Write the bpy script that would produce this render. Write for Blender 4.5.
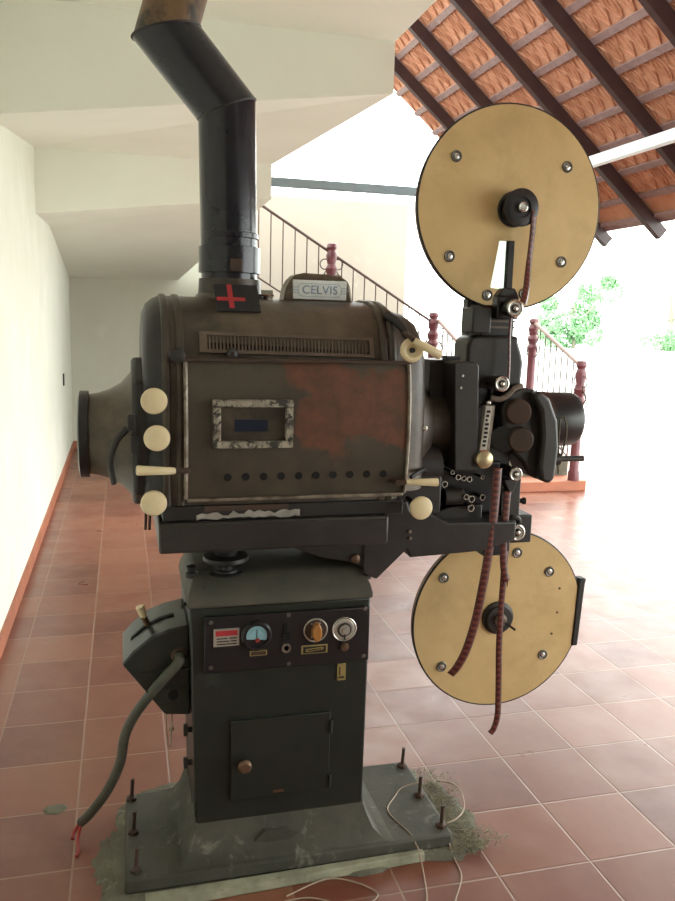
import bpy, bmesh, math, random
from mathutils import Vector, Matrix
R = math.radians
random.seed(7)
sc = bpy.context.scene
for o in list(bpy.data.objects): bpy.data.objects.remove(o)
col = sc.collection

# ------------------------------------------------------------ camera
CAM = Vector((-1.0365, -1.9218, 1.5848))
yaw, pitch, roll, fpx = 0.26174, 0.16055, 0.02715, 807.76
F = Vector((math.sin(yaw)*math.cos(pitch), math.cos(yaw)*math.cos(pitch), -math.sin(pitch)))
rt = Vector((math.cos(yaw), -math.sin(yaw), 0)); up = rt.cross(F)
rt2 = math.cos(roll)*rt + math.sin(roll)*up; up2 = -math.sin(roll)*rt + math.cos(roll)*up
cam = bpy.data.cameras.new('camera'); co = bpy.data.objects.new('camera', cam); col.objects.link(co)
co.matrix_world = Matrix(((rt2.x, up2.x, -F.x, CAM.x), (rt2.y, up2.y, -F.y, CAM.y), (rt2.z, up2.z, -F.z, CAM.z), (0, 0, 0, 1)))
cam.sensor_fit = 'VERTICAL'; cam.sensor_height = 36; cam.sensor_width = 36*675/901
cam.lens = fpx*36/901; cam.clip_end = 500
sc.camera = co

# ------------------------------------------------------------ light
w = bpy.data.worlds.new('sky'); sc.world = w; w.use_nodes = True
bg = w.node_tree.nodes['Background']
bg.inputs[0].default_value = (0.95, 1.0, 0.96, 1); bg.inputs[1].default_value = 4.2
wt = w.node_tree; tcw = wt.nodes.new('ShaderNodeTexCoord'); sx = wt.nodes.new('ShaderNodeSeparateXYZ'); wt.links.new(tcw.outputs['Generated'], sx.inputs[0])
mr = wt.nodes.new('ShaderNodeMapRange'); wt.links.new(sx.outputs[2], mr.inputs[0])
mr.inputs[1].default_value = .15; mr.inputs[2].default_value = .9; mr.inputs[3].default_value = 4.4; mr.inputs[4].default_value = 2.2
wt.links.new(mr.outputs[0], bg.inputs[1])
sun = bpy.data.lights.new('sun', 'SUN'); sun.energy = 2.5; sun.angle = R(22); sun.color = (1, .97, .9)
so = bpy.data.objects.new('sun', sun); col.objects.link(so)
sdir = Vector((0.62, 0.45, 0.95)).normalized()
so.rotation_euler = sdir.to_track_quat('Z', 'Y').to_euler(); so.location = (8, 6, 12)
sc.view_settings.view_transform = 'Standard'; sc.view_settings.look = 'None'
sc.view_settings.gamma = 1; sc.view_settings.use_curve_mapping = False
sc.view_settings.exposure = 0.55

# ------------------------------------------------------------ materials
def nt(name):
    m = bpy.data.materials.new(name); m.use_nodes = True
    return m, m.node_tree, m.node_tree.nodes['Principled BSDF']
def ramp(t, fac, stops):
    r = t.nodes.new('ShaderNodeValToRGB'); t.links.new(fac, r.inputs[0])
    e = r.color_ramp.elements
    while len(e) < len(stops): e.new(0.5)
    for k, (p, c) in enumerate(stops):
        e[k].position = p; e[k].color = (*c, 1) if not isinstance(c, float) else (c, c, c, 1)
    return r.outputs[0]
def noise(t, scale, detail=4, rough=.6, vec=None, dist=0):
    n = t.nodes.new('ShaderNodeTexNoise'); n.inputs['Scale'].default_value = scale
    n.inputs['Detail'].default_value = detail; n.inputs['Roughness'].default_value = rough
    n.inputs['Distortion'].default_value = dist
    if vec: t.links.new(vec, n.inputs['Vector'])
    return n.outputs[0]
def mix(t, fac, a, b, mode='MIX'):
    m = t.nodes.new('ShaderNodeMix'); m.data_type = 'RGBA'; m.blend_type = mode
    for s, v in ((0, fac), (6, a), (7, b)):
        if isinstance(v, (tuple, list)): m.inputs[s].default_value = (*v, 1)
        elif isinstance(v, (int, float)): m.inputs[s].default_value = v
        else: t.links.new(v, m.inputs[s])
    return m.outputs[2]
def math_(t, op, a, b=None, c=None):
    m = t.nodes.new('ShaderNodeMath'); m.operation = op
    for k, v in enumerate((a, b, c)):
        if v is None: continue
        if isinstance(v, (int, float)): m.inputs[k].default_value = v
        else: t.links.new(v, m.inputs[k])
    return m.outputs[0]
def bump(t, b, h, s=.2, d=.005):
    n = t.nodes.new('ShaderNodeBump'); n.inputs['Strength'].default_value = s; n.inputs['Distance'].default_value = d
    t.links.new(h, n.inputs['Height']); t.links.new(n.outputs[0], b.inputs['Normal'])
def objvec(t):
    return t.nodes.new('ShaderNodeTexCoord').outputs['Object']

def worn(name, c1, c2, rough=.5, metal=0., scale=6, lo=.35, hi=.65, c3=None, lo3=.62, hi3=.7, s3=9, bmp=.15, spec=.5):
    m, t, b = nt(name); v = objvec(t)
    n1 = noise(t, scale, 6, .65, v)
    c = mix(t, ramp(t, n1, [(lo, 0.), (hi, 1.)]), c1, c2)
    if c3:
        n3 = noise(t, s3, 8, .7, v, .4)
        c = mix(t, ramp(t, n3, [(lo3, 0.), (hi3, 1.)]), c, c3)
    t.links.new(c, b.inputs['Base Color'])
    b.inputs['Roughness'].default_value = rough; b.inputs['Metallic'].default_value = metal
    b.inputs['Specular IOR Level'].default_value = spec
    if bmp: bump(t, b, noise(t, scale*12, 4, .6, v), bmp, .003)
    return m
def flat(name, c, rough=.5, metal=0.):
    return worn(name, c, tuple(x*.82 for x in c), rough, metal, 25, bmp=.05)

M = {}
M['wall'] = worn('white_plaster', (.82, .84, .74), (.76, .79, .68), .9, 0, 1.6, c3=(.87, .88, .82), s3=3, lo3=.5, hi3=.75, bmp=.12)
M['dimwall'] = worn('dim_blocker_plaster', (.26, .24, .20), (.22, .20, .17), .9, 0, 2)  # kept dark so the added wall behind the camera bounces little light
M['pinkwall'] = worn('dimmed_cream_plaster', (.40, .345, .29), (.36, .31, .26), .9, 0, 1.3, c3=(.43, .38, .32), s3=2, bmp=.1)  # pinkish cream, also darkened to offset the strong light on this stretch
M['backwall'] = worn('old_whitewash', (.62, .62, .52), (.57, .57, .48), .9, 0, 1.3, c3=(.66, .65, .56), s3=2, bmp=.1)
M['soffit'] = worn('limewashed_concrete', (.88, .91, .82), (.84, .86, .77), .9, 0, 1.1, c3=(.88, .88, .81), s3=2.3, lo3=.5, hi3=.8, bmp=.12)
M['skirting'] = worn('terracotta_skirting', (.42, .15, .08), (.33, .12, .07), .6, 0, 5, c3=(.5, .27, .17), s3=8)
M['grey'] = worn('dark_grey_paint', (.019, .017, .017), (.030, .027, .025), .42, .1, 7, c3=(.060, .050, .042), s3=4, lo3=.5, hi3=.85, bmp=.1)
M['pedestal'] = worn('green_black_paint', (.013, .017, .014), (.020, .024, .019), .42, .05, 5, c3=(.060, .070, .060), s3=3.2, lo3=.58, hi3=.85, bmp=.12)
M['castbase'] = worn('dusty_cast_iron', (.036, .037, .028), (.075, .070, .052), .75, 0, 5, c3=(.17, .165, .13), s3=14, lo3=.56, hi3=.70, bmp=.4)
M['dusty'] = worn('dusty_brown_metal', (.026, .020, .017), (.072, .056, .042), .42, .2, 5, c3=(.17, .13, .085), s3=3, lo3=.48, hi3=.8, bmp=.18)
M['black'] = worn('black_enamel', (.008, .008, .010), (.017, .016, .018), .35, 0, 8, bmp=.05)
M['black2'] = worn('matt_black_metal', (.012, .011, .012), (.024, .021, .020), .5, .1, 12, c3=(.065, .052, .042), s3=14, lo3=.62, hi3=.8)
M['brownmetal'] = worn('brown_stained_metal', (.075, .04, .026), (.05, .035, .028), .6, .2, 9, c3=(.13, .06, .03), s3=12)
M['edge'] = worn('bare_steel_edge', (.32, .28, .23), (.12, .09, .07), .5, .6, 20, c3=(.05, .04, .035), s3=18)
M['brass'] = worn('aged_brass', (.70, .51, .25), (.60, .42, .185), .45, .15, 3.0, c3=(.46, .32, .14), s3=4, lo3=.5, hi3=.85, bmp=.04)
M['chrome'] = worn('dull_chrome', (.72, .72, .68), (.5, .49, .45), .25, .9, 20, c3=(.2, .18, .15), s3=30, bmp=.03)
M['cream'] = worn('yellowed_ivory_plastic', (.80, .68, .44), (.72, .60, .38), .35, 0, 14, bmp=.03)
M['creampaint'] = worn('flaking_cream_paint', (.42, .39, .31), (.17, .14, .11), .7, 0, 28, c3=(.03, .027, .024), s3=30, lo3=.5, hi3=.56, bmp=.4)
M['pipe'] = worn('bitumen_black_pipe', (.010, .011, .018), (.022, .022, .028), .2, .1, 6, c3=(.11, .09, .06), s3=7, lo3=.60, hi3=.75, bmp=.12)
M['pipe_rust'] = worn('rust_brown_pipe', (.20, .12, .06), (.12, .07, .04), .45, .2, 7, c3=(.03, .025, .02), s3=5, lo3=.5, hi3=.6, bmp=.15)
M['cable'] = worn('grey_green_conduit', (.085, .09, .07), (.06, .06, .045), .6, 0, 15, c3=(.14, .11, .07), s3=8)
M['maroon'] = worn('maroon_rail_paint', (.16, .045, .05), (.11, .03, .04), .4, 0, 12)
M['bars'] = worn('brown_iron_bar', (.12, .075, .065), (.09, .055, .05), .5, .2, 14)
M['pinkrail'] = worn('faded_pink_rail', (.36, .25, .22), (.30, .2, .18), .5, 0, 8)
M['rafter'] = worn('dark_stained_timber', (.035, .016, .018), (.055, .025, .022), .45, 0, 9)
M['batten'] = worn('lilac_grey_batten', (.30, .20, .19), (.22, .145, .14), .5, 0, 20, c3=(.42, .33, .33), s3=9)
M['steel'] = worn('skylit_tone_steel', (.70, .75, .75), (.6, .66, .67), .45, 0, 8)  # sun and sky light on the right beam put into its white
M['steelbacklit'] = worn('backlit_tone_steel', (.30, .40, .45), (.25, .34, .4), .5, 0, 8)  # same steel, its backlit shade painted in as blue grey
M['cement'] = worn('grey_green_cement', (.15, .145, .105), (.10, .095, .07), .95, 0, 9, c3=(.26, .25, .19), s3=25, lo3=.55, hi3=.7, bmp=.8)
M['wood'] = worn('pale_weathered_wood', (.34, .34, .24), (.20, .20, .14), .8, 0, 12, c3=(.08, .075, .05), s3=22, bmp=.3)
M['wire'] = flat('cream_wire', (.42, .32, .24), .6)
M['red'] = flat('red_paint', (.45, .03, .04), .5)
M['blackcloth'] = flat('black_cloth', (.014, .014, .018), .75)
M['signwhite'] = flat('milky_white_glass', (.82, .84, .82), .25)
M['signblue'] = flat('faded_blue_print', (.22, .30, .44), .5)
M['plate'] = flat('silver_plate', (.45, .42, .37), .35, .4)
M['meterface'] = flat('pale_blue_meter_face', (.28, .50, .58), .3)
M['orangeknob'] = flat('amber_bakelite', (.42, .18, .045), .35)
M['brassplate'] = flat('brass_plate', (.42, .33, .13), .4, .4)
M['copper'] = worn('worn_copper_knob', (.20, .11, .06), (.12, .07, .045), .45, .5, 15)
M['signbronze'] = worn('bronze_sign_housing', (.16, .125, .09), (.10, .075, .055), .38, .6, 16, c3=(.36, .34, .30), s3=12)
M['outside'] = worn('pale_concrete_yard', (.80, .80, .76), (.76, .76, .72), .9, 0, .5)
M['leaf'] = worn('glare_paled_leaf', (.24, .46, .24), (.36, .58, .34), .6, 0, .8, bmp=0)  # green lightened to stand for overexposure and haze on the distant leaves
M['bark'] = worn('grey_bark', (.35, .32, .26), (.28, .26, .2), .8, 0, 3)
M['straw'] = worn('dry_grass', (.20, .18, .10), (.14, .12, .07), .9, 0, 30, bmp=0)
M['redinsul'] = flat('red_insulation', (.32, .03, .02), .5)
M['lampglass'] = flat('dark_viewing_glass', (.006, .012, .03), .3)
M['grille'] = worn('brown_grille_metal', (.15, .115, .09), (.10, .075, .06), .45, .4, 15)
M['void'] = flat('black_opening', (.004, .004, .004), .9)

M['whitepatch'] = worn('chalky_white_scrape', (.36, .34, .31), (.22, .20, .18), .8, 0, 22, c3=(.05, .045, .04), s3=26, lo3=.6, hi3=.66)
M['screwmetal'] = flat('dull_screw_metal', (.16, .15, .13), .4, .5)
M['lensbrass'] = worn('silvered_brass', (.60, .52, .32), (.42, .34, .2), .3, .6, 40)
M['shoulder'] = worn('dusty_pedestal_top', (.05, .05, .038), (.085, .075, .055), .7, 0, 9, c3=(.02,.022,.018), s3=6)
def door_mat():
    m, t, b = nt('rusty_door_metal'); v = objvec(t)
    base = mix(t, ramp(t, noise(t, 5, 6, .6, v), [(.35, 0.), (.65, 1.)]), (.042, .034, .026), (.085, .068, .048))
    sep = t.nodes.new('ShaderNodeSeparateXYZ'); t.links.new(v, sep.inputs[0])
    # object origin is the foot of the machine: x -0.56, y 0.4
    n = noise(t, 9, 6, .6, v, .3)
    nx = math_(t, 'MULTIPLY', math_(t, 'SUBTRACT', n, .5), .35)
    dx = math_(t, 'ADD', math_(t, 'ABSOLUTE', math_(t, 'SUBTRACT', sep.outputs[0], .115)), nx)
    dz = math_(t, 'ADD', math_(t, 'ABSOLUTE', math_(t, 'SUBTRACT', sep.outputs[2], 1.355)), math_(t, 'MULTIPLY', nx, .7))
    mx = math_(t, 'MULTIPLY', math_(t, 'LESS_THAN', dx, .155), math_(t, 'LESS_THAN', dz, .105))
    sx = math_(t, 'SUBTRACT', 1.0, math_(t, 'MAXIMUM', math_(t, 'DIVIDE', dx, .165), math_(t, 'DIVIDE', dz, .115)))
    fac = ramp(t, sx, [(0, 0.), (.14, 1.)])
    rust = mix(t, ramp(t, noise(t, 22, 6, .7, v), [(.35, 0.), (.7, 1.)]), (.155, .062, .034), (.075, .038, .025))
    c = mix(t, fac, base, rust)
    t.links.new(c, b.inputs['Base Color']); b.inputs['Roughness'].default_value = .5; b.inputs['Metallic'].default_value = .15
    bump(t, b, noise(t, 60, 4, .6, v), .12, .002)
    return m
M['door'] = door_mat()

def floor_mat():
    m, t, b = nt('terracotta_floor_tile'); v = t.nodes.new('ShaderNodeNewGeometry').outputs['Position']
    sep = t.nodes.new('ShaderNodeSeparateXYZ'); t.links.new(v, sep.inputs[0])
    u = math_(t, 'DIVIDE', sep.outputs[0], .3); w_ = math_(t, 'DIVIDE', sep.outputs[1], .3)
    def edge(a):
        f = math_(t, 'FRACT', a); return math_(t, 'MINIMUM', f, math_(t, 'SUBTRACT', 1., f))
    d = math_(t, 'MINIMUM', edge(u), edge(w_))
    grout = ramp(t, d, [(.007, 1.), (.014, 0.)])
    cmb = t.nodes.new('ShaderNodeCombineXYZ')
    t.links.new(math_(t, 'FLOOR', u), cmb.inputs[0]); t.links.new(math_(t, 'FLOOR', w_), cmb.inputs[1])
    wn = t.nodes.new('ShaderNodeTexWhiteNoise'); wn.noise_dimensions = '2D'; t.links.new(cmb.outputs[0], wn.inputs['Vector'])
    c = ramp(t, wn.outputs[0], [(0, (.120, .032, .020)), (.35, (.150, .041, .026)), (.7, (.19, .060, .036)), (1, (.24, .092, .053))])
    c = mix(t, ramp(t, noise(t, 3.5, 6, .65, v), [(.35, 0.), (.75, .55)]), c, (.25, .115, .066))
    c = mix(t, ramp(t, noise(t, 30, 5, .7, v), [(.45, 0.), (.8, .35)]), c, (.20, .06, .045))
    c = mix(t, grout, c, (.25, .14, .095))
    t.links.new(c, b.inputs['Base Color'])
    r = ramp(t, noise(t, 6, 4, .6, v), [(.3, .27), (.7, .42)])
    t.links.new(r, b.inputs['Roughness']); b.inputs['Specular IOR Level'].default_value = .5
    h = math_(t, 'ADD', math_(t, 'MULTIPLY', grout, -1.), math_(t, 'MULTIPLY', noise(t, 4, 5, .6, v), .8))
    bump(t, b, h, .25, .004)
    return m
M['floor'] = floor_mat()

def roof_mat():
    m, t, b = nt('terracotta_ceiling_tile'); v = t.nodes.new('ShaderNodeNewGeometry').outputs['Position']
    c = mix(t, ramp(t, noise(t, 8, 5, .6, v), [(.3, 0.), (.7, 1.)]), (.46, .21, .12), (.58, .30, .19))
    t.links.new(c, b.inputs['Base Color']); b.inputs['Roughness'].default_value = .75
    return m
M['roof'] = roof_mat()

def film_mat():
    m, t, b = nt('maroon_film_stock')
    uv = t.nodes.new('ShaderNodeUVMap').outputs[0]
    sep = t.nodes.new('ShaderNodeSeparateXYZ'); t.links.new(uv, sep.inputs[0])
    u, v = sep.outputs[0], sep.outputs[1]     # u across 0..1, v = metres along
    eu = math_(t, 'ABSOLUTE', math_(t, 'SUBTRACT', u, .5))
    per = math_(t, 'MULTIPLY', math_(t, 'MULTIPLY', math_(t, 'GREATER_THAN', eu, .34), math_(t, 'LESS_THAN', eu, .44)),
                math_(t, 'LESS_THAN', math_(t, 'FRACT', math_(t, 'DIVIDE', v, .0095)), .5))
    fr = math_(t, 'MULTIPLY', math_(t, 'LESS_THAN', eu, .3), math_(t, 'LESS_THAN', math_(t, 'FRACT', math_(t, 'DIVIDE', v, .019)), .45))
    c = mix(t, fr, (.060, .011, .012), (.15, .042, .028))
    c = mix(t, per, c, (.15, .07, .045))
    t.links.new(c, b.inputs['Base Color']); b.inputs['Roughness'].default_value = .3
    return m
M['film'] = film_mat()

# ------------------------------------------------------------ mesh helpers
class MB:
    def __init__(s): s.bm = bmesh.new()
    def face(s, pts):
        return s.bm.faces.new([s.bm.verts.new(p) for p in pts])
    def box(s, x0, x1, y0, y1, z0, z1, taper=None):
        v = [s.bm.verts.new(p) for p in [(x0,y0,z0),(x1,y0,z0),(x1,y1,z0),(x0,y1,z0),(x0,y0,z1),(x1,y0,z1),(x1,y1,z1),(x0,y1,z1)]]
        for f in ((3,2,1,0),(4,5,6,7),(0,1,5,4),(1,2,6,5),(2,3,7,6),(3,0,4,7)): s.bm.faces.new([v[k] for k in f])
        return s
    def hexa(s, bot, top):
        v = [s.bm.verts.new(p) for p in list(bot)+list(top)]
        for f in ((3,2,1,0),(4,5,6,7),(0,1,5,4),(1,2,6,5),(2,3,7,6),(3,0,4,7)): s.bm.faces.new([v[k] for k in f])
        return s
    def frame_of(s, d):
        d = Vector(d).normalized(); a = Vector((0, 0, 1)) if abs(d.z) < .9 else Vector((1, 0, 0))
        e1 = d.cross(a).normalized(); return d, e1, d.cross(e1)
    def lathe(s, p, d, prof, seg=32, sx=1.):
        """prof: (distance along d, radius)"""
        p = Vector(p); d, e1, e2 = s.frame_of(d); rings = []
        for t, r in prof:
            c = p + d*t
            if r < 1e-6: rings.append([s.bm.verts.new(c)])
            else: rings.append([s.bm.verts.new(c + e1*(r*math.cos(2*math.pi*k/seg)) + e2*(r*math.sin(2*math.pi*k/seg))) for k in range(seg)])
        for a, b in zip(rings, rings[1:]):
            for k in range(seg):
                k2 = (k+1) % seg
                if len(a) == 1 and len(b) == 1: continue
                if len(a) == 1: s.bm.faces.new((a[0], b[k], b[k2]))
                elif len(b) == 1: s.bm.faces.new((a[k], b[0], a[k2]))
                else: s.bm.faces.new((a[k], b[k], b[k2], a[k2]))
        if len(rings[0]) > 1: s.bm.faces.new(rings[0])
        if len(rings[-1]) > 1: s.bm.faces.new(rings[-1][::-1])
        return s
    def cyl(s, p0, p1, r0, r1=None, seg=20):
        p0, p1 = Vector(p0), Vector(p1); r1 = r0 if r1 is None else r1
        return s.lathe(p0, p1-p0, [(0, r0), ((p1-p0).length, r1)], seg)
    def ring(s, p, d, R_, r, seg=32, n=8):
        p = Vector(p); d, e1, e2 = s.frame_of(d); rs = []
        for k in range(seg):
            a = 2*math.pi*k/seg; o = e1*math.cos(a) + e2*math.sin(a)
            rs.append([s.bm.verts.new(p + o*(R_ + r*math.cos(2*math.pi*j/n)) + d*(r*math.sin(2*math.pi*j/n))) for j in range(n)])
        for k in range(seg):
            for j in range(n):
                s.bm.faces.new((rs[k][j], rs[(k+1) % seg][j], rs[(k+1) % seg][(j+1) % n], rs[k][(j+1) % n]))
        return s
    def prism(s, poly, axis, a0, a1, poly2=None):
        """poly in the two other axes' order (x,y,z without axis)"""
        def P(q, a):
            q = list(q); q.insert(axis, a); return q
        A = [s.bm.verts.new(P(q, a0)) for q in poly]; B = [s.bm.verts.new(P(q, a1)) for q in (poly2 or poly)]
        n = len(A)
        for k in range(n): s.bm.faces.new((A[k], A[(k+1) % n], B[(k+1) % n], B[k]))
        s.bm.faces.new(A[::-1]); s.bm.faces.new(B)
        return s
    def loft(s, secs, close=True):
        rs = [[s.bm.verts.new(p) for p in sec] for sec in secs]; n = len(rs[0])
        for a, b in zip(rs, rs[1:]):
            for k in range(n): s.bm.faces.new((a[k], a[(k+1) % n], b[(k+1) % n], b[k]))
        if close: s.bm.faces.new(rs[0][::-1]); s.bm.faces.new(rs[-1])
        return s
    def tube(s, pts, r, seg=10, sub=5, r_end=None):
        pts = [Vector(p) for p in pts]; P = []
        if sub > 1 and len(pts) > 2:
            ext = [2*pts[0]-pts[1]] + pts + [2*pts[-1]-pts[-2]]
            for i in range(1, len(ext)-2):
                for j in range(sub):
                    t = j/sub; a, b, c, d = ext[i-1:i+3]
                    P.append(.5*((2*b) + (c-a)*t + (2*a-5*b+4*c-d)*t*t + (3*b-a-3*c+d)*t**3))
            P.append(pts[-1])
        else: P = pts
        n = len(P); secs = []; e1 = None
        for i, p in enumerate(P):
            d = (P[min(i+1, n-1)] - P[max(i-1, 0)]).normalized()
            if e1 is None: _, e1, e2 = s.frame_of(d)
            else:
                e1 = (e1 - d*e1.dot(d)).normalized(); e2 = d.cross(e1)
            rr = r if r_end is None else r + (r_end-r)*i/(n-1)
            secs.append([p + e1*(rr*math.cos(2*math.pi*k/seg)) + e2*(rr*math.sin(2*math.pi*k/seg)) for k in range(seg)])
        return s.loft(secs)
    def sphere(s, c, r, seg=16, sz=1.):
        n = seg//2
        return s.lathe(Vector(c)-Vector((0, 0, r*sz)), (0, 0, 1), [(r*sz*(1-math.cos(math.pi*k/n)), r*math.sin(math.pi*k/n)) for k in range(n+1)], seg)
    def build(s, name, mat, parent=None, bevel=0, angle=35, seg=2):
        me = bpy.data.meshes.new(name)
        bmesh.ops.recalc_face_normals(s.bm, faces=s.bm.faces)
        off = Vector((0, 0, 0)); q = parent
        while q: off += q.location; q = q.parent
        for v in s.bm.verts: v.co -= off
        s.bm.to_mesh(me); s.bm.free()
        for p in me.polygons: p.use_smooth = True
        me.set_sharp_from_angle(angle=R(angle))
        me.materials.append(mat if not isinstance(mat, str) else M[mat])
        o = bpy.data.objects.new(name, me); col.objects.link(o)
        if parent: o.parent = parent
        if bevel:
            b = o.modifiers.new('bevel', 'BEVEL'); b.width = bevel; b.segments = seg; b.limit_method = 'ANGLE'; b.angle_limit = R(40)
        return o
def empty(name, loc, label, cat, group=None):
    o = bpy.data.objects.new(name, None); o.location = loc; col.objects.link(o); o.empty_display_size = .1
    return tag(o, label, cat, group)
def tag(o, label, cat, group=None, kind=None):
    o['label'] = label; o['category'] = cat
    if group: o['group'] = group
    if kind: o['kind'] = kind
    return o
def struct(o, label=None, cat=None):
    o['kind'] = 'structure'
    if label: o['label'] = label
    if cat: o['category'] = cat
    return o

# ------------------------------------------------------------ setting
WX = -1.615
struct(MB().box(WX, 4.6, -3.2, 8.0, -.08, 0).build('floor', 'floor'), 'square terracotta tile floor with pale grout', 'floor')
struct(MB().box(-60, 140, -60, 140, -.2, -.09).build('yard_ground', 'outside'), 'sunlit white yard beyond the tiled floor', 'ground')
struct(MB().box(WX-.2, WX, -3.2, 8.2, -.05, 3.1).build('wall_left', 'wall'), 'whitewashed plaster wall on the left', 'wall')
struct(MB().prism([(WX,-.05),(2.72,-.05),(2.72,2.33),(WX,5.9)], 1, -3.4, -3.2).build('wall_light_blocker', 'dimwall'), 'unseen dark gable wall added behind the viewpoint to cut light', 'wall')  # unseen wall added to shut out light from behind the camera
struct(MB().box(WX, .25, 8.0, 8.2, -.05, 3.03).build('wall_back', 'backwall'), 'whitewashed back wall under the sloping soffit', 'wall')
struct(MB().box(.25, 2.45, 8.0, 8.2, -.05, 3.03).build('wall_back', 'pinkwall'), 'cream plaster wall, tone dimmed against strong light, behind the stair railing', 'wall')
struct(MB().box(WX, WX+.015, -3.2, 8.0, 0, .085).build('baseboard_left', 'skirting'), 'terracotta skirting along the left wall', 'skirting')
struct(MB().box(WX+.015, 2.45, 7.985, 8.0, 0, .085).build('baseboard_back', 'skirting'), 'terracotta skirting along the back wall', 'skirting')

# stepped concrete ceiling (underside of the upper stair)
YF, YG = 2.2, 4.35
c = MB()
c.hexa([(WX,-3.2,2.97),(.31,-3.2,2.97),(.31,YF,2.97),(WX,YF,2.97)], [(WX,-3.2,3.15),(.31,-3.2,3.15),(.31,YF,3.15),(WX,YF,3.15)])
struct(c.build('ceiling', 'soffit'), 'pale flat concrete ceiling above the flue pipe', 'ceiling')
c = MB()
c.hexa([(WX,YF,2.455),(.31,YF,2.722),(.07,YG,2.722),(WX,YG,2.722)], [(WX,YF,3.15),(.31,YF,3.15),(.07,YG,3.15),(WX,YG,3.15)])
struct(c.build('trim_1', 'soffit'), 'deep white concrete beam with its sloping underside', 'beam')
c = MB()
c.hexa([(WX,YG,2.27),(.07,YG,2.475),(.0,5.5,2.40),(WX,5.5,2.30)], [(WX,YG,2.74),(.07,YG,2.74),(.0,5.5,2.74),(WX,5.5,2.74)])
c.hexa([(WX,5.5,2.30),(.0,5.5,2.40),(-.39,8.0,1.995),(WX,8.0,1.985)], [(WX,5.5,2.74),(.0,5.5,2.74),(-.2,8.0,2.3),(WX,8.0,2.3)])
struct(c.build('trim_2', 'soffit'), 'second white concrete beam and sloping soffit towards the back wall', 'beam')

# staircase: lower flight climbs away from the camera, the upper one climbs to the left
st = MB()
X0, X1 = 2.1, 3.28
ys = [4.97, 5.22, 5.47, 5.72, 5.97]; zs = [.10, .27, .43, .59, .75]
for k in range(1, 4): st.box(X0, X1, ys[k], ys[k+1], 0, zs[k])
st.box(X0, X1, ys[4], 7.9, 0, zs[4])
n = 11
for k in range(n):
    xa = X0 - .19*k; z = .75 + .11*(k+1)
    st.hexa([(xa-.19,6.0,z-.33),(xa,6.0,z-.22),(xa,7.98,z-.22),(xa-.19,7.98,z-.33)], [(xa-.19,6.0,z),(xa,6.0,z),(xa,7.98,z),(xa-.19,7.98,z)])
struct(st.build('staircase', 'cement'), 'cement staircase turning up to the left behind the projector', 'staircase')
struct(MB().box(X0, X1+.04, 4.93, 5.22, 0, .10).build('trim_3', 'skirting', bevel=.006), 'orange terracotta lowest stair step', 'step')

# roof
PHI = R(40); nrm = Vector((math.sin(PHI), 0, math.cos(PHI))); dn = Vector((math.cos(PHI), 0, -math.sin(PHI)))
def RP(x, y, off):      # point of the roof plane at room position x, y; off = distance along the normal from the camera point
    z = CAM.z + (off - (x-CAM.x)*nrm.x)/nrm.z
    return Vector((x, y, z))
XE = 2.70
def slab(mb, xa, xb, ya, yb, oa, ob):
    mb.hexa([RP(xa,ya,oa),RP(xb,ya,oa),RP(xb,yb,oa),RP(xa,yb,oa)],
            [RP(xa,ya,oa)+nrm*(ob-oa),RP(xb,ya,oa)+nrm*(ob-oa),RP(xb,yb,oa)+nrm*(ob-oa),RP(xa,yb,oa)+nrm*(ob-oa)])
rm = MB(); slab(rm, -1.6, XE, -3.2, 5.2, 3.03, 3.07)
# raised leaf pattern on each ceiling tile
bx = [1.148 + .1757*k for k in range(-6, 10)]
TY = .685/3
def rib(mb, pts, w_=.008, h=.011, o=3.03):
    for a, b in zip(pts, pts[1:]):
        d = (b-a).normalized(); s_ = d.cross(nrm)*w_*.5
        v = [mb.bm.verts.new(p) for p in (a-s_, b-s_, b+s_, a+s_)]
        u_ = [mb.bm.verts.new(p - nrm*h) for p in (a-s_*.5, b-s_*.5, b+s_*.5, a+s_*.5)]
        mb.bm.faces.new(u_)
        for k in range(4): mb.bm.faces.new((v[k], v[(k+1) % 4], u_[(k+1) % 4], u_[k]))
for i in range(len(bx)):
    for j in range(-9, 22):
        y0 = 1.975 + TY*j*1.0 - 0
        if y0 < -1.3 or y0 > 4.98: continue
        xa = bx[i]; ln = .1757
        if xa + ln > XE-.01: continue
        T_ = lambda u, v: RP(xa + ln*v, y0 + TY*u, 3.03)
        rib(rm, [T_(.5+.2*math.cos(a*math.pi/5), .5+.40*math.sin(a*math.pi/5)) for a in range(11)])
        rib(rm, [T_(.02, .06), T_(.14, .28), T_(.18, .5), T_(.14, .72), T_(.02, .94)])
        rib(rm, [T_(.98, .06), T_(.86, .28), T_(.82, .5), T_(.86, .72), T_(.98, .94)])
        rib(rm, [T_(.02, .94), T_(.26, .5), T_(.02, .06)], .006)
        rib(rm, [T_(.5, .1), T_(.42, .5), T_(.5, .9), T_(.58, .5), T_(.5, .1)], .006)
        rib(rm, [T_(.98, .94), T_(.74, .5), T_(.98, .06)], .006)
        rib(rm, [T_(0, .06), T_(0, .94)], .012, .006)
struct(rm.build('ceiling_tiles', 'roof'), 'terracotta patterned ceiling tiles of the pitched roof', 'roof')
struct_r = []
for k in range(12):
    y = 4.72 - .685*k
    b = MB(); slab(b, -1.5, XE+(.05 if True else 0), y-.026, y+.026, 2.925, 3.012)
    o = b.build('rafter', 'rafter', bevel=.003); struct(o, 'dark timber rafter under the terracotta ceiling tiles', 'rafter'); o['group'] = 'roof rafters'
for k, x in enumerate(bx):
    b = MB(); slab(b, x-.017, x+.017, -3.2, 5.2, 3.012, 3.03)
    o = b.build('batten', 'batten'); struct(o, 'thin lilac grey batten crossing above the rafters', 'batten'); o['group'] = 'roof battens'
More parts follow.
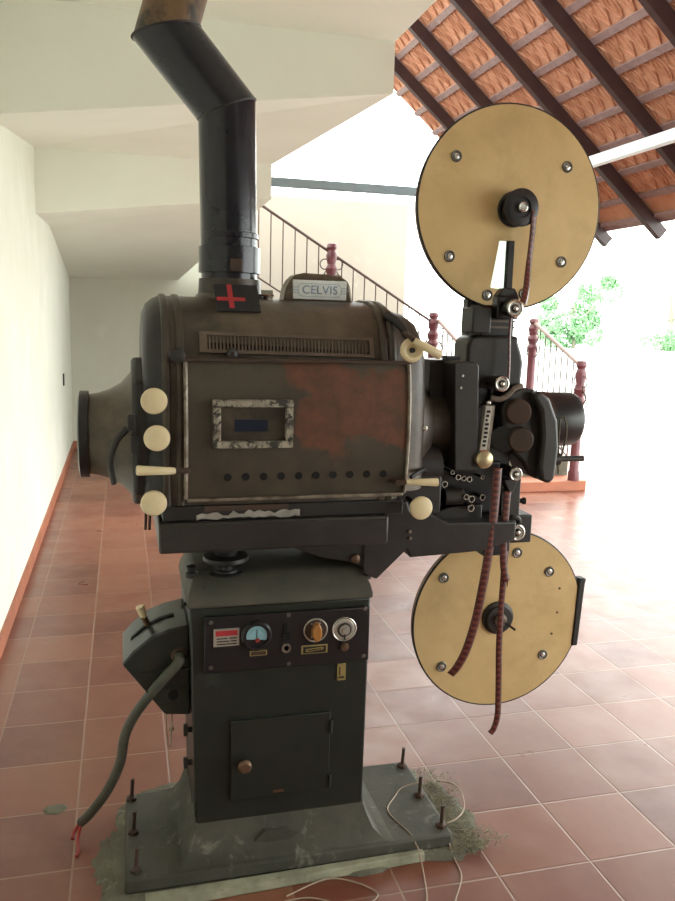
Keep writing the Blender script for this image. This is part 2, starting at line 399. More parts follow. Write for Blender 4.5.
b = MB(); slab(b, XE-.02, XE+.0, -3.2, 5.2, 3.0, 3.0299)
struct(b.build('trim_4', 'batten'), 'eaves board closing the tiled roof', 'eaves board')
# steel tie beams
struct(MB().box(.07, 2.095, 4.375, 4.425, 2.575, 2.64).build('tie_beam', 'steelbacklit', bevel=.003), 'steel tie beam coloured backlit blue grey crossing the bright opening', 'beam')
struct(MB().box(2.045, 2.095, -3.2, 4.375, 2.655, 2.725).build('tie_beam', 'steel', bevel=.003), 'steel tie beam coloured sky-lit white under the tiled roof at right', 'beam')

# wall switch
t = MB().box(WX, WX+.012, 6.55, 6.63, .86, .98); tag(t.build('wall_switch', 'black2', bevel=.003), 'small dark switch low on the far left wall', 'switch')

# ------------------------------------------------------------ stair railings
def newel(parent, x, y, z0, z1, r=.05):
    H = z1-z0; b = MB()
    b.lathe((x, y, z0), (0, 0, 1), [(0, r*1.1), (.08, r*1.1), (.1, r*.9), (H*.45, r*.88), (H*.62, r*.9), (H*.66, r*1.25), (H*.70, r*.85), (H*.76, r*1.2),
            (H*.80, r*.8), (H*.88, r*1.15), (H*.93, r*.75), (H*.955, r*1.05), (H-.01, r*.9), (H, 0)], 16)
    return b.build('newel_post', 'maroon', parent)
def scroll(parent, p, d, s=1.):
    """an S of two rings in the vertical plane holding d"""
    b = MB(); d = Vector(d).normalized(); n_ = d.cross(Vector((0, 0, 1)))
    for dz in (.075, -.075):
        b.ring(Vector(p)+d*.065*s+Vector((0, 0, dz)), n_, .05, .006, 16, 6)
    b.tube([Vector(p)+Vector((0,0,.1)), Vector(p)+d*.06*s+Vector((0,0,.0)), Vector(p)+d*.12*s-Vector((0,0,.1))], .006, 6, 3)
    return b.build('scroll', 'bars', parent)
def railing(name, p0, p1, n_, drop, label, mat='bars', rr=.014, hm='bars', posts=()):
    """p0 low, p1 high ends of the handrail"""
    p0, p1 = Vector(p0), Vector(p1)
    e = empty(name, (p0.x, p0.y, p0.z-drop-.1), label, 'railing')
    MB().tube([p0, p1], rr, 8, 1).build('handrail', hm, e)
    z = Vector((0, 0, drop))
    MB().tube([p0-z, p1-z], .009, 6, 1).build('bottom_rail', mat, e)
    for k in range(1, n_):
        q = p0.lerp(p1, k/n_); MB().tube([q, q-z], .0065, 6, 1).build('baluster', mat, e)
    d = (p1-p0); d.z = 0; d.normalize()
    for (x, y, z0, z1) in posts:
        newel(e, x, y, z0, z1)
        for s in (1, -1): scroll(e, (x, y, z1-.28), d*s, 1)
    return e
railing('stair_railing', (2.02, 5.96, 1.60), (-.12, 5.96, 2.865), 18, .69, 'brown iron railing climbing left behind the lamphouse', posts=[(2.06, 5.96, .75, 1.689), (.962, 5.96, 1.30, 2.324)])
railing('stair_railing', (3.2, 5.0, 1.215), (3.2, 5.92, 1.60), 8, .95, 'pale pink handrail with maroon posts at the stair foot', hm='pinkrail', rr=.02, posts=[(3.2, 4.97, .10, 1.267), (3.2, 5.96, .75, 1.657)])
railing('stair_railing', (2.14, 5.0, 1.215), (2.1, 5.92, 1.60), 8, .95, 'pale handrail seen between the lamphouse and the projector head', hm='pinkrail', rr=.02, posts=[(2.14, 4.97, .10, 1.267)])

# ------------------------------------------------------------ trees
def tree(loc, h, w_, label, dens=2600, leaf=.22, gap=0, lowc=.12):
    e = empty('tree', loc, label, 'tree', None); L = Vector(loc)
    b = MB(); b.tube([L, L+Vector((.1, 0, h*.3)), L+Vector((-.1, .1, h*.6))], h*.03, 8, 3, h*.012)
    for k in range(5):
        a = k*1.3; b.tube([L+Vector((0, 0, h*.3)), L+Vector((math.cos(a)*w_*.25, math.sin(a)*w_*.25, h*.55)), L+Vector((math.cos(a)*w_*.4, math.sin(a)*w_*.4, h*.8))], h*.012, 6, 3, h*.004)
    b.build('trunk', 'bark', e)
    b = MB(); rnd = random.Random(int(loc[0]*10))
    cl = [(rnd.uniform(-.4, .4)*w_, rnd.uniform(-.3, .3)*w_, rnd.uniform(lowc, .92)*h, rnd.uniform(.10, .2)*w_) for _ in range(16)]
    for k in range(dens):
        cx, cy, cz, cr = cl[k % len(cl)]
        d = Vector((rnd.gauss(0, 1), rnd.gauss(0, 1), rnd.gauss(0, 1))).normalized()*cr*rnd.uniform(.6, 1.1)
        p = L+Vector((cx, cy, max(cz+d.z, .1)))+Vector((d.x, d.y, 0))
        u_ = Vector((rnd.uniform(-1, 1), rnd.uniform(-1, 1), rnd.uniform(-1, 1))).normalized(); v_ = u_.cross(Vector((rnd.uniform(-1, 1), rnd.uniform(-1, 1), 1))).normalized()
        s = leaf*rnd.uniform(.6, 1.3)
        b.face([p-u_*s, p-v_*s*.5, p+u_*s, p+v_*s*.5])
    b.build('foliage', 'leaf', e)
tree((29.9, 49.7, 0), 5.2, 5.0, 'bushy green tree right of the upper film disc', 6000, .16)
tree((37.4, 49.2, 0), 6.5, 5.5, 'thin tree with sparse leaves paled for glare at the far right', 260, .15, lowc=.35)
tree((34.8, 46.5, 0), 1.5, 4.2, 'low green bush at the right edge of the yard', 2200, .12)

# ------------------------------------------------------------ PROJECTOR
PR = empty('film_projector', (-.56, .40, 0), 'old dark carbon arc cinema projector standing on its bolted iron base', 'projector')

# base casting
b = MB()
b.hexa([(-1.055,.135,.0142),(-.085,.135,.0142),(-.088,.565,.0142),(-1.05,.565,.0142)], [(-1.05,.14,.055),(-.09,.14,.055),(-.094,.56,.055),(-1.046,.56,.055)])
base = b.build('base_plate', 'castbase', PR, bevel=.008)
# flared foot between plate and pedestal
b = MB()
def rect(x0, x1, y0, y1, z): return [(x0,y0,z),(x1,y0,z),(x1,y1,z),(x0,y1,z)]
b.loft([rect(-.935,-.275,.143,.557,.055), rect(-.90,-.305,.150,.553,.062), rect(-.878,-.335,.172,.547,.09), rect(-.864,-.352,.19,.543,.13), rect(-.858,-.36,.20,.54,.155), rect(-.858,-.36,.205,.535,.17)])
b.build('flared_foot', 'castbase', PR, angle=50)
b = MB()
b.loft([rect(-.855,-.362,.20,.54,.155), rect(-.872,-.357,.20,.55,.80)])
b.build('pedestal', 'pedestal', PR, bevel=.006, seg=2)
b = MB(); b.loft([rect(-.877,-.352,.193,.557,.80), rect(-.877,-.352,.193,.557,.815), rect(-.873,-.356,.205,.55,.835), rect(-.857,-.37,.245,.53,.872), rect(-.845,-.38,.26,.52,.88)]); b.build('pedestal_top', 'shoulder', PR, bevel=.004)
# raised maker's oval on the foot
b = MB(); b.prism([(-.69,.098),(-.63,.085),(-.585,.088),(-.56,.108),(-.59,.122),(-.66,.126)], 1, .172, .186)
b.build('cast_badge', 'castbase', PR)
for x, y in [(-1.03,.525),(-1.027,.35),(-1.022,.175),(-.118,.525),(-.122,.345),(-.112,.18)]:
    b = MB(); b.cyl((x,y,.05), (x+.004,y,.125), .006, seg=8)
    b.lathe((x,y,.05), (0,0,1), [(0,.017),(.014,.017),(.018,.009),(.02,.009)], 6)
    b.build('anchor_bolt', 'brownmetal', PR)

# access door
d = MB().box(-.757,-.470,.190,.20,.222,.464).build('access_door', 'pedestal', PR, bevel=.002)
MB().lathe((-.722,.19,.338), (0,-1,0), [(0,.008),(.012,.008),(.016,.018),(.028,.02),(.036,.014),(.038,0)], 20).build('door_knob', 'copper', d)
for z in (.25, .42): MB().cyl((-.468,.188,z-.02), (-.468,.188,z+.02), .005, seg=8).build('hinge', 'pedestal', d)
MB().box(-.635,-.605,.1895,.195,.232,.240).build('maker_plate', 'copper', d)

# control panel
cp = MB().box(-.833,-.362,.186,.20,.615,.776).build('control_panel', 'black', PR, bevel=.003)
for x, z in [(-.815,.762),(-.60,.768),(-.378,.772),(-.815,.632),(-.598,.625),(-.378,.63)]:
    s = MB(); s.lathe((x,.187,z), (0,-1,0), [(0,.007),(.003,.006),(.004,0)], 10); s.build('screw', 'screwmetal', cp)
npl = MB().box(-.808,-.738,.183,.187,.692,.742).build('name_plate', 'plate', cp)
b = MB(); b.box(-.803,-.743,.1825,.1835,.722,.737); b.build('red_band', 'red', npl)
b = MB()
for k in range(3):
    b.box(-.80,-.77+.006*k,.1825,.1835,.713-.008*k,.716-.008*k); b.box(-.765+.004*k,-.745,.1825,.1835,.713-.008*k,.7165-.008*k)
b.build('printed_lines', 'black2', npl)
# ammeter
mx, mz = -.690, .717
am = MB().lathe((mx,.186,mz), (0,-1,0), [(0,.043),(.008,.043),(.014,.038),(.014,.032),(.008,.031),(.008,0)], 36).build('ammeter', 'black', cp)
b = MB(); b.prism([(mx+.029*math.cos(R(a)), mz+.029*math.sin(R(a))) for a in range(-25, 206, 11)], 1, .1765, .178); b.build('meter_face', 'meterface', am)
b = MB(); b.box(mx-.0008,mx+.0008,.1755,.1765,mz-.006,mz+.019)
for k in range(9):
    a = R(30+15*k); b.cyl((mx+.021*math.cos(a),.1762,mz-.004+.024*math.sin(a)), (mx+.021*math.cos(a)*1.15,.1762,mz-.004+.024*math.sin(a)*1.12), .0005, seg=4)
b.build('needle', 'void', am)
MB().lathe((mx+.002,.178,mz-.012), (0,-1,0), [(0,.007),(.003,.006),(.003,0)], 12).build('centre_pin', 'redinsul', am)
pl = MB().box(-.708,-.660,.183,.187,.657,.672).build('small_plate', 'brassplate', cp); MB().box(-.705,-.663,.182,.1835,.6595,.6695).build('plate_field', 'brownmetal', pl)
# switch slot and socket
b = MB(); b.box(-.613,-.603,.183,.187,.72,.745); b.box(-.617,-.597,.182,.187,.698,.715); b.build('lever_slot', 'void', cp)
b = MB(); b.lathe((-.605,.187,.672), (0,-1,0), [(0,.014),(.006,.013),(.006,.008),(0.001,.007),(.001,0)], 18); b.build('jack_socket', 'edge', cp)
# rotary knob
kx, kz = -.522, .719
rk = MB().ring((kx,.184,kz), (0,1,0), .033, .0025, 32).build('knob_bezel', 'plate', cp)
MB().lathe((kx,.187,kz), (0,-1,0), [(0,.031),(.004,.030),(.005,0)], 30).build('knob_disc', 'brownmetal', rk)
b = MB(); b.prism([(kx-.004,kz+.026),(kx-.014,kz+.008),(kx-.013,kz-.012),(kx-.004,kz-.027),(kx+.006,kz-.026),(kx+.014,kz-.01),(kx+.014,kz+.01),(kx+.006,kz+.026)], 1, .160, .183)
b.build('pointer_knob', 'orangeknob', rk, bevel=.004)
b = MB()
for a in (60, 120, 240, 300): b.lathe((kx+.023*math.cos(R(a)),.183,kz+.023*math.sin(R(a))), (0,-1,0), [(0,.003),(.001,.003),(.0011,0)], 8)
b.build('dial_marks', 'plate', rk)
# round dial
dx, dz = -.438, .716
dl = MB().ring((dx,.184,dz), (0,1,0), .034, .003, 32).build('dial_bezel', 'chrome', cp)
MB().lathe((dx,.187,dz), (0,-1,0), [(0,.031),(.003,.031),(.006,.027),(.006,0)], 32).build('dial_ring', 'plate', dl)
MB().lathe((dx,.181,dz-.001), (0,-1,0), [(0,.021),(.002,.02),(.002,.0)], 28).build('dial_groove', 'grey', dl)
MB().lathe((dx,.179,dz-.001), (0,-1,0), [(0,.016),(.003,.015),(.003,.009),(.006,.008),(.006,0)], 24).build('dial_hub', 'plate', dl)
MB().box(dx-.001,dx+.001,.174,.1795,dz-.03,dz-.012).build('dial_pointer', 'void', dl)
sl = MB().box(-.562,-.486,.183,.187,.650,.675).build('slot_plate', 'brassplate', cp, bevel=.001)
b = MB(); b.box(-.557,-.491,.182,.1835,.653,.672); b.build('plate_field', 'grey', sl)
b = MB(); b.prism([(-.55,.659),(-.545,.657),(-.50,.662),(-.498,.667),(-.503,.669),(-.549,.665)], 1, .1805, .1825); b.build('slot_rim', 'brassplate', sl)
b = MB(); b.prism([(-.545,.660),(-.505,.664),(-.505,.666),(-.545,.663)], 1, .1795, .181); b.build('slot', 'void', sl)
MB().lathe((-.438,.187,.666), (0,-1,0), [(0,.008),(.008,.008),(.01,.012),(.018,.011),(.021,0)], 16).build('push_button', 'copper', cp)
bp = MB().box(-.452,-.427,.195,.2,.556,.607).build('brass_tag', 'brassplate', PR, bevel=.001)
b = MB(); b.box(-.448,-.431,.194,.1955,.563,.569); b.box(-.447,-.443,.194,.1955,.572,.598); b.build('tag_marks', 'brownmetal', bp)
# side knobs on the pedestal
for z in (.43, .33):
    MB().lathe((-.862,.235,z), (-1,0,0), [(0,.008),(.012,.008),(.014,.017),(.024,.017),(.026,0)], 10).build('hinge_knob', 'black2', PR)
MB().lathe((-.872,.24,.80), (-1,0,0), [(0,.005),(.012,.005),(.013,.013),(.02,.011),(.021,0)], 10).build('wing_screw', 'black2', PR)
MB().lathe((-.86,.27,.868), (0,0,1), [(0,.018),(.012,.018),(.016,.012),(.03,.016),(.036,.0)], 14).build('corner_nut', 'black2', PR)
MB().lathe((-.362,.24,.845), (0,0,1), [(0,.016),(.012,.016),(.016,.009),(.02,.009),(.02,0)], 12).build('corner_nut', 'black2', PR)
MB().lathe((-.83,.225,.845), (0,-.6,.8), [(0,.009),(.006,.008),(.007,0)], 8).build('screw', 'castbase', PR)

# switch box on the left of the pedestal
arc = [(-1.051,.633),(-1.021,.668),(-.975,.705),(-.926,.724),(-.868,.735)]
arc2 = [(-1.052,.662),(-1.022,.70),(-.975,.738),(-.926,.76),(-.868,.772)]
b = MB(); b.prism(arc+[(-.865,.466),(-.936,.473)], 1, .25, .48)
sb = b.build('switch_box', 'pedestal', PR, bevel=.006)
b = MB(); b.prism([(-1.046,.628),(-1.008,.600),(-.868,.604),(-.868,.610),(-1.006,.606)], 1, .246, .252); b.prism([(-.985,.545),(-.868,.55),(-.868,.556),(-.988,.551)], 1, .246, .252); b.build('body_seam', 'pedestal', sb)
# slot following the curved top
b = MB()
sp = [(-1.026,.664),(-.99,.697),(-.95,.7175),(-.905,.730)]
for (xa, za), (xb, zb) in zip(sp, sp[1:]):
    b.hexa([(xa,.345,za-.003),(xb,.345,zb-.003),(xb,.36,zb-.003),(xa,.36,za-.003)], [(xa,.345,za+.0035),(xb,.345,zb+.0035),(xb,.36,zb+.0035),(xa,.36,za+.0035)])
b.build('lever_slot', 'void', sb)
b = MB(); b.cyl((-.978,.352,.703), (-.991,.345,.735), .008, .010, 14); lv = b.build('lever_stem', 'copper', sb)
b = MB(); b.cyl((-.989,.346,.731), (-1.0,.34,.765), .010, .0125, 14); b.build('lever_tip', 'cream', sb, bevel=.001)
MB().ring((-.896,.25,.648), (0,1,0), .017, .006, 20).build('cable_gland', 'brownmetal', sb)
b = MB(); b.lathe((-.912,.251,.532), (0,-1,0), [(0,.017),(.002,.017),(.002,0)], 20); b.build('round_opening', 'void', sb)
MB().ring((-.912,.249,.532), (0,1,0), .018, .003, 20).build('opening_rim', 'pedestal', sb)
b = MB(); b.tube([(-.93,.27,.475),(-.932,.27,.43),(-.928,.272,.37)], .002, 6, 4); b.tube([(-.915,.27,.475),(-.918,.27,.41),(-.922,.272,.365)], .0025, 6, 4); b.sphere((-.918,.27,.42), .008, 10); b.build('hanging_cord', 'wire', sb)

# saddle between pedestal and lamphouse
b = MB(); b.box(-.89,-.345,.24,.55,.958,.985); b.build('saddle_plate', 'black2', PR, bevel=.004)
b = MB(); b.prism([(-.60,.957),(-.34,.957),(-.34,.885),(-.375,.878),(-.40,.895),(-.50,.915)], 1, .23, .5); b.build('pivot_bracket', 'grey', PR, bevel=.004)
MB().lathe((-.40,.229,.91), (0,-1,0), [(0,.014),(.01,.013),(.014,.006),(.014,0)], 14).build('pivot_bolt', 'copper', PR)
b = MB(); b.lathe((-.765,.27,.875), (0,0,1), [(0,.034),(.010,.032),(.010,.02),(.030,.02),(.034,.060),(.040,.064),(.050,.062),(.053,.03),(.066,.032),(.072,.05),(.082,.05)], 30)
b.build('tilt_screw_wheel', 'black2', PR)
b = MB(); b.lathe((-.765,.27,.876), (0,0,1), [(0,.05),(.003,.05),(.003,.0)], 24); b.build('screw_well', 'void', PR)

# lamphouse tray
b = MB(); b.box(-.955,-.345,.10,.68,.985,1.065); tr = b.build('lamphouse_tray', 'grey', PR, bevel=.006)
b = MB(); b.box(-.945,-.30,.115,.67,1.065,1.105); b.build('tray_ledge', 'black2', PR, bevel=.004)
b = MB(); rp = random.Random(3)
xs = [-.860+ .0135*k for k in range(21)]
top_ = [(x, 1.083+rp.uniform(-.006,.010)) for x in xs]; bot_ = [(x, 1.071+rp.uniform(-.004,.003)) for x in xs]
b.prism(bot_+top_[::-1], 1, .1125, .116); b.build('bare_paint_patch', 'whitepatch', PR)
MB().box(-.84,-.62,.1125,.116,1.090,1.104).build('paint_flake_line', 'brownmetal', PR)

# lamphouse body, section in YZ
def prof(i, zlo=1.10):
    P = [(.125,zlo),(.125,1.20),(.122,1.30),(.125,1.40),(.135,1.47),(.150,1.53),(.180,1.58),(.230,1.615),(.30,1.632),(.38,1.637),(.46,1.632),(.54,1.615),(.60,1.58),(.63,1.53),(.645,1.47),(.65,1.40),(.65,1.30),(.65,zlo)]
    out = []
    for y, z in P:
        k = 1-i/.26
        out.append((.3875+(y-.3875)*k, 1.30+(z-1.30)*(1-i/.34) if z > 1.30 else z))
    return out
b = MB(); b.loft([[(x,y,z) for y,z in prof(i)] for x, i in [(-.94,.0),(-.33,.0),(-.315,.006)]])
lh = b.build('lamphouse', 'dusty', PR, angle=40)
b = MB(); b.loft([[(x,y,z) for y,z in prof(i)] for x, i in [(-.988,.075),(-.985,.045),(-.975,.022),(-.958,.008),(-.9401,.0)]]); b.build('end_cap', 'black2', PR, angle=40)
for x, s in ((-.932,.011),(-.898,.011),(-.362,.012),(-.338,.012)):
    b = MB(); b.loft([[(x-.011,y,z) for y,z in prof(.001)], [(x-.006,y,z) for y,z in prof(-s*.5)], [(x+.006,y,z) for y,z in prof(-s*.5)], [(x+.011,y,z) for y,z in prof(.001)]])
    b.build('bead_ridge', 'dusty', PR, angle=60)
# end section towards the projector head
b = MB(); b.loft([[(x,y,z) for y,z in prof(i,1.12)] for x, i in [(-.325,.012),(-.30,.020),(-.262,.028),(-.238,.042),(-.222,.065),(-.214,.095)]])
b.build('front_housing', 'dusty', PR, angle=40)
# hump at the corner (right shoulder)
b = MB(); b.tube([(-.345,.19,1.600),(-.325,.165,1.585),(-.312,.14,1.565),(-.308,.12,1.545)], .013, 12, 4, .010); b.build('shoulder_lug', 'black2', PR)

# door of the lamphouse, bulging front
def dprof(o):
    return [(.118-o*.5,1.475),(.108-o,1.44),(.100-o,1.38),(.096-o,1.30),(.100-o,1.22),(.108-o,1.16),(.116-o*.5,1.125)]
b = MB()
A = dprof(0); nX = 14
x0d, x1d = -.883, -.305
b.loft([[(x,y,z) for y,z in A+[(.13,1.125),(.13,1.475)]] for x in [x0d+(x1d-x0d)*k/nX for k in range(nX+1)]])
door = b.build('lamphouse_door', 'door', PR, angle=40)
def strip(pts, w_, mat, name, par):
    b = MB(); b.tube(pts, w_, 6, 4); return b.build(name, mat, par)
strip([(x0d-.004,y-.003,z) for y,z in A], .006, 'edge', 'door_edge_bead', door)
strip([(x1d+.004,y-.003,z) for y,z in A], .005, 'edge', 'door_edge_bead', door)
b = MB(); b.box(x0d-.01, x1d+.01, .105, .125, 1.473, 1.482); b.build('door_top_bead', 'brownmetal', door, bevel=.002)
b = MB(); b.box(x0d, x1d, .106, .125, 1.117, 1.126); b.build('door_bottom_bead', 'edge', door, bevel=.002)
for k in range(10):
    x = -.782 + .0463*k
    MB().lathe((x,.108,1.180), (0,-1,0), [(0,.010),(.0045,.010),(.0045,0)], 14).build('vent_hole', 'void', door)
# viewing window of the door
wx0, wx1, wz0, wz1 = -.822, -.618, 1.258, 1.380
b = MB()
y0w, y1w = .078, .104
for (a0,a1,c0,c1) in ((wx0,wx1,wz1-.018,wz1),(wx0,wx1,wz0,wz0+.018),(wx0,wx0+.020,wz0+.018,wz1-.018),(wx1-.020,wx1,wz0+.018,wz1-.018)): b.box(a0,a1,y0w,y1w,c0,c1)
wf = b.build('window_frame', 'creampaint', door, bevel=.003)
MB().box(wx0+.018,wx1-.018,.093,.1005,wz0+.016,wz1-.016).build('window_recess', 'dusty', door)
MB().box(wx0+.055,wx1-.065,.091,.0935,wz0+.042,wz0+.072).build('viewing_glass', 'lampglass', door)
# vent grille
gx0, gx1 = -.850, -.392
def gpt(x, t, o):   # on the curved shoulder of the body: t 0 bottom .. 1 top
    y = .138+(.158-.138)*t; z = 1.493+(1.545-1.493)*t - (x-gx0)*.016
    return Vector((x, y-o, z+o*.3))
b = MB()
def gq(xa, xb, ta, tb, o0, o1):
    b.hexa([gpt(xa,ta,o0),gpt(xb,ta,o0),gpt(xb,tb,o0),gpt(xa,tb,o0)], [gpt(xa,ta,o1),gpt(xb,ta,o1),gpt(xb,tb,o1),gpt(xa,tb,o1)])
gq(gx0,gx1,0,.16,-.01,.008); gq(gx0,gx1,.84,1,-.01,.008); gq(gx0,gx0+.02,.16,.84,-.01,.008); gq(gx1-.012,gx1,.16,.84,-.01,.008)
for k in range(46): gq(gx0+.024+.0091*k, gx0+.024+.0091*k+.0042, .16, .84, -.01, .006)
b.build('vent_grille', 'grille', PR)
b = MB(); gq(gx0+.01,gx1-.005,.1,.9,-.012,.001); b.build('vent_backing', 'void', PR)
b = MB(); b.lathe((-.77,.125,1.487), (0,0,1), [(0,.016),(.012,.015),(.02,.008),(.02,0)], 12); b.build('catch_knob', 'black2', PR)
b = MB(); b.lathe((-.905,.118,1.486), (0,-1,0), [(0,.02),(.012,.018),(.016,.01),(.016,0)], 10); b.build('door_latch', 'black2', PR)

# mirror housing at the left end
AX = (.34, 1.262)
b = MB(); b.lathe((-.968,AX[0],AX[1]+.005), (-1,0,0), [(0,.205),(.045,.205),(.048,.19)], 8); b.build('rear_flange', 'black2', PR, bevel=.01)
b = MB(); b.lathe((-1.012,AX[0],AX[1]), (-1,0,0), [(0,.175),(.008,.165),(.03,.140),(.06,.122),(.09,.112),(.115,.108),(.117,.113),(.135,.113),(.137,.10),(.138,0)], 40)
b.build('mirror_housing', 'dusty', PR)
b = MB(); b.lathe((-1.127,AX[0],AX[1]), (-1,0,0), [(0,.117),(.022,.117),(.026,.105),(.026,0)], 40); b.build('housing_cap', 'black', PR)
b = MB(); b.tube([(-1.03,.165,1.30),(-1.055,.15,1.27),(-1.07,.15,1.22),(-1.062,.152,1.16)], .010, 10, 5, .007); b.build('rear_crank', 'grey', PR)
b = MB(); b.box(-1.02,-1.0,.13,.15,1.24,1.29); b.box(-1.028,-1.008,.12,.14,1.30,1.34); b.build('crank_bracket', 'black2', PR, bevel=.004)

# cream knobs with shafts
for x, z, y1 in ((-.965,1.380,.13),(-.959,1.290,.13),(-.968,1.129,.15),(-.270,1.093,.15)):
    k = MB().lathe((x+.004,y1+.03,z), (0,-1,0), [(0,.007),(y1-.03,.007)], 10).build('control_shaft', 'black2', PR)
    MB().lathe((x,.075,z), (0,-1,0), [(0,.014),(.004,.026),(.010,.031),(.018,.032),(.024,.029),(.029,.018),(.030,0)], 32).build('control_knob', 'cream', k)
def handle(p0, p1, r0, r1, shaft):
    s = MB().tube(shaft, .007, 8, 3).build('handle_shaft', 'brownmetal', PR)
    p0, p1 = Vector(p0), Vector(p1); L_ = (p1-p0).length
    MB().lathe(p0, p1-p0, [(0,r0*.8),(.003,r0),(L_-.003,r1),(L_,r1*.85)], 18).build('handle_grip', 'cream', s)
handle((-.915,.07,1.206), (-1.008,.055,1.212), .0085, .0125, [(-.885,.12,1.202),(-.885,.075,1.204),(-.915,.07,1.206)])
handle((-.312,.07,1.163), (-.226,.055,1.163), .0075, .011, [(-.335,.12,1.160),(-.335,.075,1.161),(-.312,.07,1.163)])
b = MB(); b.ring((-.311,.068,1.512), (0,1,0), .024, .0085, 28); fr_ = b.build('focus_ring', 'cream', PR)
b = MB(); b.lathe((-.311,.11,1.512), (0,-1,0), [(0,.02),(.035,.02),(.035,.008),(.05,.007),(.05,0)], 8); b.build('focus_spindle', 'black2', fr_)
MB().lathe((-.311,.074,1.512), (0,-1,0), [(0,.024),(.006,.024),(.006,0)], 24).build('focus_disc', 'cream', fr_)
handle((-.315,.045,1.538), (-.240,.045,1.500), .0085, .0125, [(-.315,.12,1.555),(-.322,.06,1.548),(-.315,.045,1.538)])
b = MB()
for x in (-.972,-.982): b.tube([(x,.17,1.12),(x-.003,.165,1.06),(x-.004,.165,1.035)], .004, 6, 3)
b.build('loose_leads', 'brownmetal', PR)
MB().lathe((-.245,.127,1.30), (0,-1,0), [(0,.008),(.006,.008),(.008,0)], 10).build('screw', 'chrome', PR)
# illuminated sign on top
SX0, SX1, SZ0, SZ1 = -.600, -.395, 1.625, 1.712
SB = [(SX0,SZ0),(SX1,SZ0),(SX1-.012,SZ0+.055),(SX1-.020,SZ1-.018),(SX1-.040,SZ1-.006),(SX1-.07,SZ1-.003),(SX0+.06,SZ1),(SX0+.034,SZ1-.006),(SX0+.020,SZ1-.02),(SX0+.008,SZ0+.045)]
sg = MB().prism(SB, 1, .335, .42).build('sign_housing', 'signbronze', PR, bevel=.008, seg=3)
sf = MB().box(SX0+.025,SX1-.025,.328,.337,SZ0+.014,SZ1-.020).build('sign_glass', 'signwhite', sg, bevel=.002)
tc = bpy.data.curves.new('sign_text', 'FONT'); tc.body = 'CELVIS'; tc.size = .033; tc.extrude = .0006; tc.align_x = 'CENTER'; tc.align_y = 'CENTER'; tc.space_character = 1.05
to = bpy.data.objects.new('tmp', tc); dg = bpy.context.evaluated_depsgraph_get(); col.objects.link(to); dg.update()
tm = bpy.data.meshes.new_from_object(to.evaluated_get(bpy.context.evaluated_depsgraph_get())); bpy.data.objects.remove(to)
tm.transform(Matrix.Rotation(R(90), 4, 'X')); tm.transform(Matrix.Translation(Vector((-.4975,.327,1.6645))-Vector(PR.location)))
tm.materials.clear(); tm.materials.append(M['signblue'])
o = bpy.data.objects.new('sign_lettering', tm); col.objects.link(o); o.parent = sg
b = MB()
cx, cz = -.4975, 1.6645
ol = [(cx+sx*.050+.013*math.cos(R(a))*sx, cz+.0175*math.sin(R(a))) for sx, rng in ((1, range(-90, 91, 15)), (-1, range(90, -91, -15))) for a in rng]
b.tube([(x,.3272,z) for x,z in ol]+[(ol[0][0],.3272,ol[0][1])], .0006, 4, 1)
for s in (-1, 1):
    for dz_, l in ((.007,.014),(0,.02),(-.007,.014)): b.box(min(cx+s*.064,cx+s*(.064+l)), max(cx+s*.064,cx+s*(.064+l)), .3268, .328, cz+dz_-.0007, cz+dz_+.0007)
b.build('sign_outline', 'signblue', sg)
b = MB(); b.lathe((-.645,.36,1.625), (0,0,1), [(0,.008),(.018,.008),(.019,.022),(.024,.022),(.025,0)], 14); b.build('top_nut', 'copper', PR)

# snout between lamphouse and head
OY, OZ = .40, 1.28
b = MB(); b.lathe((-.215,OY-.04,OZ), (1,0,0), [(0,.155),(.02,.14),(.05,.105),(.058,.088),(.15,.088),(.155,0)], 32); b.build('light_cone', 'dusty', PR)
b = MB(); b.lathe((-.22,.29,1.165), (1,0,0), [(0,.06),(.08,.06),(.09,.04),(.09,0)], 20); b.build('cone_foot', 'black2', PR)
b = MB(); b.prism([(-.099,1.155),(-.026,1.155),(-.040,1.462),(-.048,1.474),(-.112,1.476),(-.117,1.470)], 1, .24, .44); sh = b.build('shutter_housing', 'grey', PR, bevel=.006)
b = MB(); b.box(-.155,-.112,.33,.44,1.15,1.475); b.build('shutter_box', 'grey', PR, bevel=.004)
for z, x in ((1.435,-.09),(1.400,-.094)): MB().lathe((x,.241,z), (0,-1,0), [(0,.005),(.004,.004),(.004,0)], 8).build('screw', 'chrome', sh)
b = MB(); b.box(-.115,-.075,.30,.34,1.475,1.488); b.build('housing_lug', 'black2', PR)

# projector head
b = MB(); b.prism([(-.045,1.40),(.12,1.38),(.134,1.40),(.138,1.47),(.130,1.50),(.118,1.53),(.116,1.55),(-.02,1.55),(-.038,1.543),(-.048,1.52)], 1, .31, .42); hd = b.build('head_upper', 'grey', PR, bevel=.01, seg=3)
b = MB(); b.box(-.0,.108,.33,.42,1.548,1.64); b.build('magazine_neck', 'black2', PR, bevel=.004)
b = MB()
for z in (1.572,1.590,1.608): b.box(-.002,.110,.327,.42,z,z+.006)
b.build('neck_rings', 'grille', PR)
b = MB(); b.box(-.048,.012,.285,.37,1.556,1.632); b.build('neck_block', 'black2', PR, bevel=.005)
b = MB(); b.box(-.02,.125,.335,.46,.96,1.42); b.build('head_body', 'black', PR, bevel=.006)
b = MB(); b.ring((.005,.325,1.375), (0,1,0), .040, .005, 30); b.build('shutter_guard', 'grey', PR)
b = MB(); b.tube([(.03,.30,1.365),(.06,.295,1.362),(.085,.295,1.375),(.105,.295,1.395),(.13,.30,1.402)], .009, 8, 4); b.build('film_shoe', 'edge', PR)
b = MB(); b.box(.085,.150,.30,.46,.985,1.14); b.build('lower_sprocket_box', 'grey', PR, bevel=.004)
